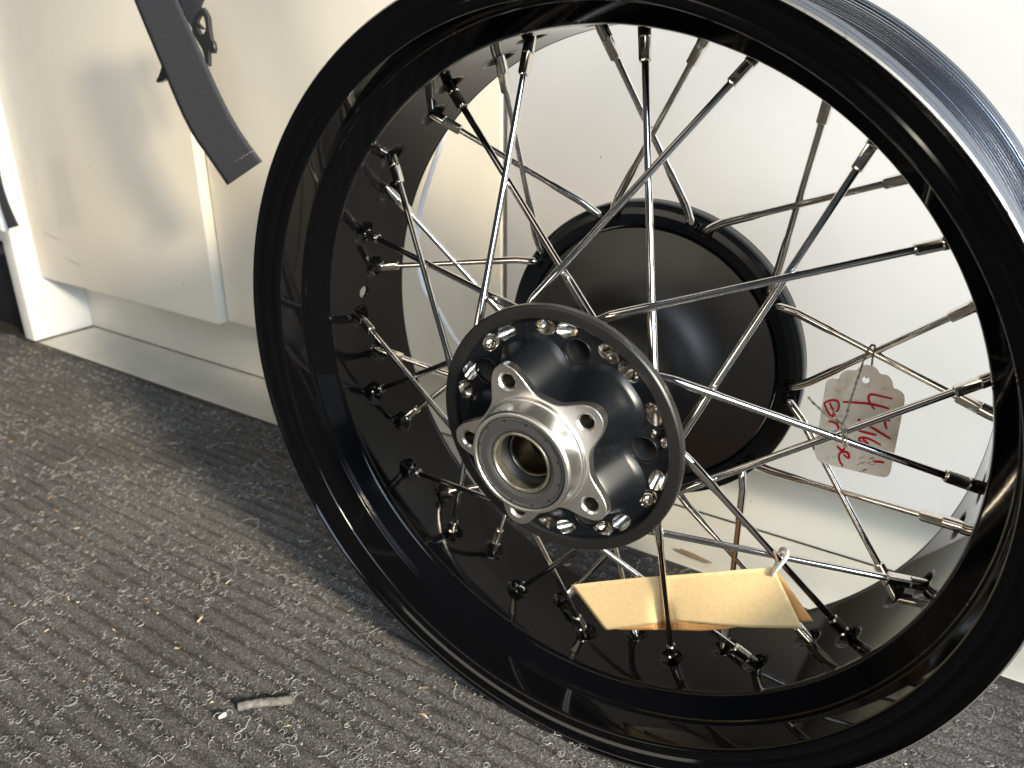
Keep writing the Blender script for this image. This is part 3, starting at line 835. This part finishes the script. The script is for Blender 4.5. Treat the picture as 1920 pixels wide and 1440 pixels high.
def card_at(x, y):
    yt = float(np.interp(x, [p[0] for p in top], [p[1] for p in top])); yb = float(np.interp(x, [p[0] for p in bot], [p[1] for p in bot]))
    s = min(1.15, max(0, (y - yt) / (yb - yt))); xl = 115 + 235 * s; xr = 1515 + 200 * s
    return card_z((x - xl) / (xr - xl), s)
V = []; F = []
for i_ in range(71):
    t = i_ / 70; xa = 130 + 1395 * t; xb = 430 + 1362 * t
    ya = float(np.interp(xa, [p[0] for p in top2], [p[1] for p in top2])); yb = float(np.interp(xb, [p[0] for p in bot2], [p[1] for p in bot2]))
    for j_ in range(17):
        s_ = j_ / 16; x = xa + (xb - xa) * s_; y = ya + (yb - ya) * s_
        V.append(on_wheel(*T2(x, y), card_at(x, y) + .0009 + .0035 * t * t * s_))
for i_ in range(70):
    for j_ in range(16): q = i_ * 17 + j_; F.append((q, q + 1, q + 18, q + 17))
thick(V, F, .0003, M['manila_in'], 'back_panel', mroot, O2)
# faded boxes printed along the lower edge of the inside
bx = []
for k in range(9):
    x0 = 700 + k * 58; w = 34; y0 = 628 + (2 if k % 2 else 0); y1 = 650
    for seg_ in ([(x0, y0), (x0 + w, y0)], [(x0, y1), (x0 + w, y1)], [(x0, y0), (x0, y1)], [(x0 + w, y0), (x0 + w, y1)]):
        V, F = [], []
        (a, b), (c, d_) = seg_; n_ = math.hypot(c - a, d_ - b); nx_, ny_ = -(d_ - b) / n_ * 1.6, (c - a) / n_ * 1.6
        s = (b - 300) / 370.0
        bx.append(([on_wheel(*T2(p, q), card_at(p, q) + .0005) for p, q in ((a - nx_, b - ny_), (c - nx_, d_ - ny_), (c + nx_, d_ + ny_), (a + nx_, b + ny_))], [(0, 1, 2, 3)]))
V, F = join(bx); mesh_obj('printed_boxes', [tuple(Vector(p) - O2) for p in V], F, M['print'], mroot, False)
# cable tie loop
tp = [(1512, 285, .0405), (1530, 255, .0390), (1560, 222, .0385), (1592, 185, .0395), (1612, 150, .042), (1610, 122, .0455), (1592, 106, .0495), (1568, 108, .0525), (1552, 150, .0525), (1535, 215, .0490), (1518, 262, .0455), (1508, 285, .0425), (1512, 287, .0405)]
P = smooth_path([on_wheel(*T2(a, b), z) for a, b, z in tp], 2)
V, F = tube_vf([p - P[0] for p in P], .00115, 10)
o = mesh_obj('cable_tie', V, F, M['nylon']); o.location = P[0]; tag(o, 'milky nylon tie looped round a spoke, holding the manila card', 'cable tie')

# ------------------------------------------------------------------ STRAP hanging in front of the left door
def on_y(u, v_, y):
    d = cam.matrix_world.to_3x3() @ Vector(((u - 960) / 1466.8, -(v_ - 720) / 1466.8, -1))
    o = Vector(cam.matrix_world.translation); return o + d * ((y - o.y) / d.y)
def strap_mesh(left, right, y, name, parent, O, yb=None, th=.0014, nrow=10):
    V = []; F = []; UV = []
    n = len(left); s = 0
    Lp = smooth_path([on_y(a, b, (yb(k / (n - 1)) if yb else y)) for k, (a, b) in enumerate(left)], 2)
    Rp = smooth_path([on_y(a, b, (yb(k / (n - 1)) if yb else y)) for k, (a, b) in enumerate(right)], 2)
    for k in range(len(Lp)):
        if k: s += ((Lp[k] + Rp[k]) / 2 - (Lp[k - 1] + Rp[k - 1]) / 2).length
        for j in range(nrow + 1):
            t = j / nrow; V.append(tuple(Lp[k] * (1 - t) + Rp[k] * t - O)); UV.append((t * (Rp[k] - Lp[k]).length, s))
    for k in range(len(Lp) - 1):
        for j in range(nrow): q = k * (nrow + 1) + j; F.append((q, q + nrow + 1, q + nrow + 2, q + 1))
    o = mesh_obj(name, V, F, M['web'], parent)
    uv = o.data.uv_layers.new(name='UVMap'); li = np.empty(len(o.data.loops), int); o.data.loops.foreach_get('vertex_index', li)
    uv.data.foreach_set('uv', np.array(UV)[li].ravel())
    md = o.modifiers.new('s', 'SOLIDIFY'); md.thickness = th; md.offset = 0
    return o
YS = .165
O3 = on_y(458, 325, YS)
strap = empty('webbing_strap', 'dark grey webbing strap with stitched end hanging before the left door', 'strap', loc=tuple(O3))
strap_mesh([(225, -70), (252, 0), (300, 115), (352, 240), (395, 300), (427, 347)], [(308, -70), (332, 0), (376, 95), (420, 195), (455, 255), (491, 303)], YS, 'webbing', strap, O3, yb=lambda t: YS - .012 * math.sin(t * 3))
# stitches near the end
st = []
for k in range(12):
    t = (k + .5) / 12; a = (414 + (474 - 414) * t, 319 + (283 - 319) * t); b = (a[0] + 3.4, a[1] - (1.2 if k % 2 else 3.0))
    p = on_y(*a, YS - .0050); q = on_y(*b, YS - .0050)
    st.append(tube_vf([p - O3, q - O3], .0006, 5))
V, F = join(st); mesh_obj('stitching', V, F, M['stitch'], strap)
# second layer running through the buckle
strap_mesh([(318, -60), (336, 10), (353, 40), (360, 52)], [(400, -60), (383, 0), (370, 30), (361, 53)], YS + .012, 'upper_webbing', strap, O3)
# buckle: flat open frame with hooks, right of and behind the strap
B = lambda a, b: (250 + a / 7.66, b / 7.66)
def plate(pts, y, th, mt, name, parent, O, holes=()):
    P = [on_y(*B(a, b), y) for a, b in pts]; H = [[on_y(*B(a, b), y) for a, b in h] for h in holes]
    bm = bmesh.new(); es = []
    for R_ in [P] + H:
        vo = [bm.verts.new(p - O) for p in R_]; es += [bm.edges.new((vo[i], vo[(i + 1) % len(vo)])) for i in range(len(vo))]
    bmesh.ops.triangle_fill(bm, use_beauty=True, edges=es)
    r = bmesh.ops.extrude_face_region(bm, geom=bm.faces[:]); vs = [x for x in r['geom'] if isinstance(x, bmesh.types.BMVert)]
    bmesh.ops.translate(bm, vec=Vector((0, th, 0)), verts=vs); bmesh.ops.recalc_face_normals(bm, faces=bm.faces[:])
    me = bpy.data.meshes.new(name); bm.to_mesh(me); bm.free(); me.materials.append(mt)
    o = bpy.data.objects.new(name, me); COL.objects.link(o); o.parent = parent
    md = o.modifiers.new('b', 'BEVEL'); md.width = .0004; md.segments = 2; md.limit_method = 'ANGLE'
    return o
plate([(985, 105), (1030, 160), (1075, 260), (1090, 420), (1110, 560), (1150, 620), (1165, 700), (1150, 770), (1125, 765), (1105, 715), (1085, 700), (1075, 760), (1080, 960), (1040, 900), (980, 700), (850, 480), (830, 380), (880, 270), (940, 150)],
      YS + .010, .004, M['plastic'], 'buckle', strap, O3, holes=[[(965, 205), (1010, 250), (1030, 330), (1040, 420), (1010, 480), (960, 500), (905, 400), (915, 290)]])
plate([(890, 330), (925, 330), (990, 400), (1035, 400), (1035, 425), (975, 425), (900, 365)], YS + .010, .003, M['plastic'], 'buckle_bar', strap, O3)
plate([(405, 930), (440, 990), (480, 1110), (420, 1160), (350, 1190), (318, 1165), (355, 1100), (390, 1000)], YS + .010, .006, M['plastic'], 'buckle_hook', strap, O3)

# second strap end and white fitting at the left edge
O4 = on_y(25, 425, .20)
s2 = empty('side_strap', 'narrow dark strap end hanging at the left edge beside the side panel', 'strap', loc=tuple(O4))
strap_mesh([(-25, 300), (-8, 345), (2, 390), (16, 429)], [(-5, 300), (5, 350), (17, 385), (35, 424)], .20, 'webbing', s2, O4)
v, f = box_vf(-.010, .006, -.004, .006, -.012, .016, .003)
O5 = on_y(4, 418, .212)
o = mesh_obj('plastic_clip', v, f, M['cord']); o.location = O5; tag(o, 'small white clip behind the narrow strap end at the left edge', 'clip')

# white cord hanging behind the rim
P = smooth_path([on_y(a, b, .225) for a, b in ((835, 245), (826, 275), (808, 325), (792, 375), (783, 425), (781, 480), (792, 540), (815, 570), (832, 600), (850, 632), (868, 655), (900, 700))], 3)
V, F = tube_vf([p - P[0] for p in P], .0024, 8)
o = mesh_obj('hanging_cord', V, F, M['cord']); o.location = P[0]; tag(o, 'thin white cord hanging behind the rim, before the middle door', 'cord')

# ------------------------------------------------------------------ floor litter
def on_floor(u, v_, z=0.0):
    d = cam.matrix_world.to_3x3() @ Vector(((u - 960) / 1466.8, -(v_ - 720) / 1466.8, -1))
    o = Vector(cam.matrix_world.translation); return o + d * ((z - o.z) / d.z)
a = on_floor(446, 1326, .003); b = on_floor(551, 1309, .003)
pts = [a + (b - a) * t + Vector((0, .0012 * math.sin(t * 5), 0)) for t in np.linspace(0, 1, 26)]
rr_ = [.0030 * (1 + .05 * math.sin(k * 2.1) - (.10 if k in (6, 11, 17, 21) else 0)) for k in range(26)]
V, F = tube_vf([p - a for p in pts], rr_, 14)
o = mesh_obj('tube_offcut', V, F, M['tube']); o.location = a; tag(o, 'short grey offcut of tube lying on the mat in the foreground', 'offcut')
a = on_floor(1275, 1031, .002); b = on_floor(1334, 1056, .002)
V, F = tube_vf([p - a for p in (a, a * .6 + b * .4, b)], [.0024, .0030, .0014], 6)
V = [(p[0], p[1], p[2] * .5) for p in V]
o = mesh_obj('wood_splinter', V, F, M['wood'], smooth=False); o.location = a; tag(o, 'brown wood splinter lying on the pale board under the hub', 'splinter')
for (u0, v0, u1, v1, r, mt, nm, lb, ct) in ((424, 806, 446, 790, .0008, 'wood', 'dry_stalk', 'thin brown bent stalk on the mat left of the rim', 'stalk'),
                                        (370, 1166, 379, 1153, .0010, 'chip', 'straw_piece', 'orange straw fragment on the open mat, left of centre', 'straw'),
                                        (410, 1346, 424, 1337, .0018, 'cord', 'white_flake', 'white flake beside the grey tube offcut', 'flake'),
                                        (783, 1337, 802, 1347, .0008, 'chip', 'straw_sliver', 'golden straw sliver on the mat nearest the rim', 'straw')):
    a = on_floor(u0, v0, .0022); b = on_floor(u1, v1, .0022); c = (a + b) / 2 + Vector((.001, .001, .0005))
    V, F = tube_vf([p - a for p in (a, c, b)], [r * .6, r, r * .5], 6)
    o = mesh_obj(nm, V, F, M[mt]); o.location = a; tag(o, lb, ct)
a = on_floor(277, 634, .003); V = []; F = []
Vs = []
for k in range(14):
    p = Vector((rng.uniform(-.010, .010), rng.uniform(-.004, .004), rng.uniform(-.001, .004)))
    q = p + Vector((rng.uniform(-.008, .008), rng.uniform(-.004, .004), rng.uniform(0, .004)))
    Vs.append(tube_vf([p, (p + q) / 2 + Vector((0, 0, .002)), q], .0009, 5))
V, F = join(Vs); o = mesh_obj('dust_tuft', V, F, M['curl']); o.location = a; tag(o, 'grey tuft of dust against the foot of the kick board', 'dust')
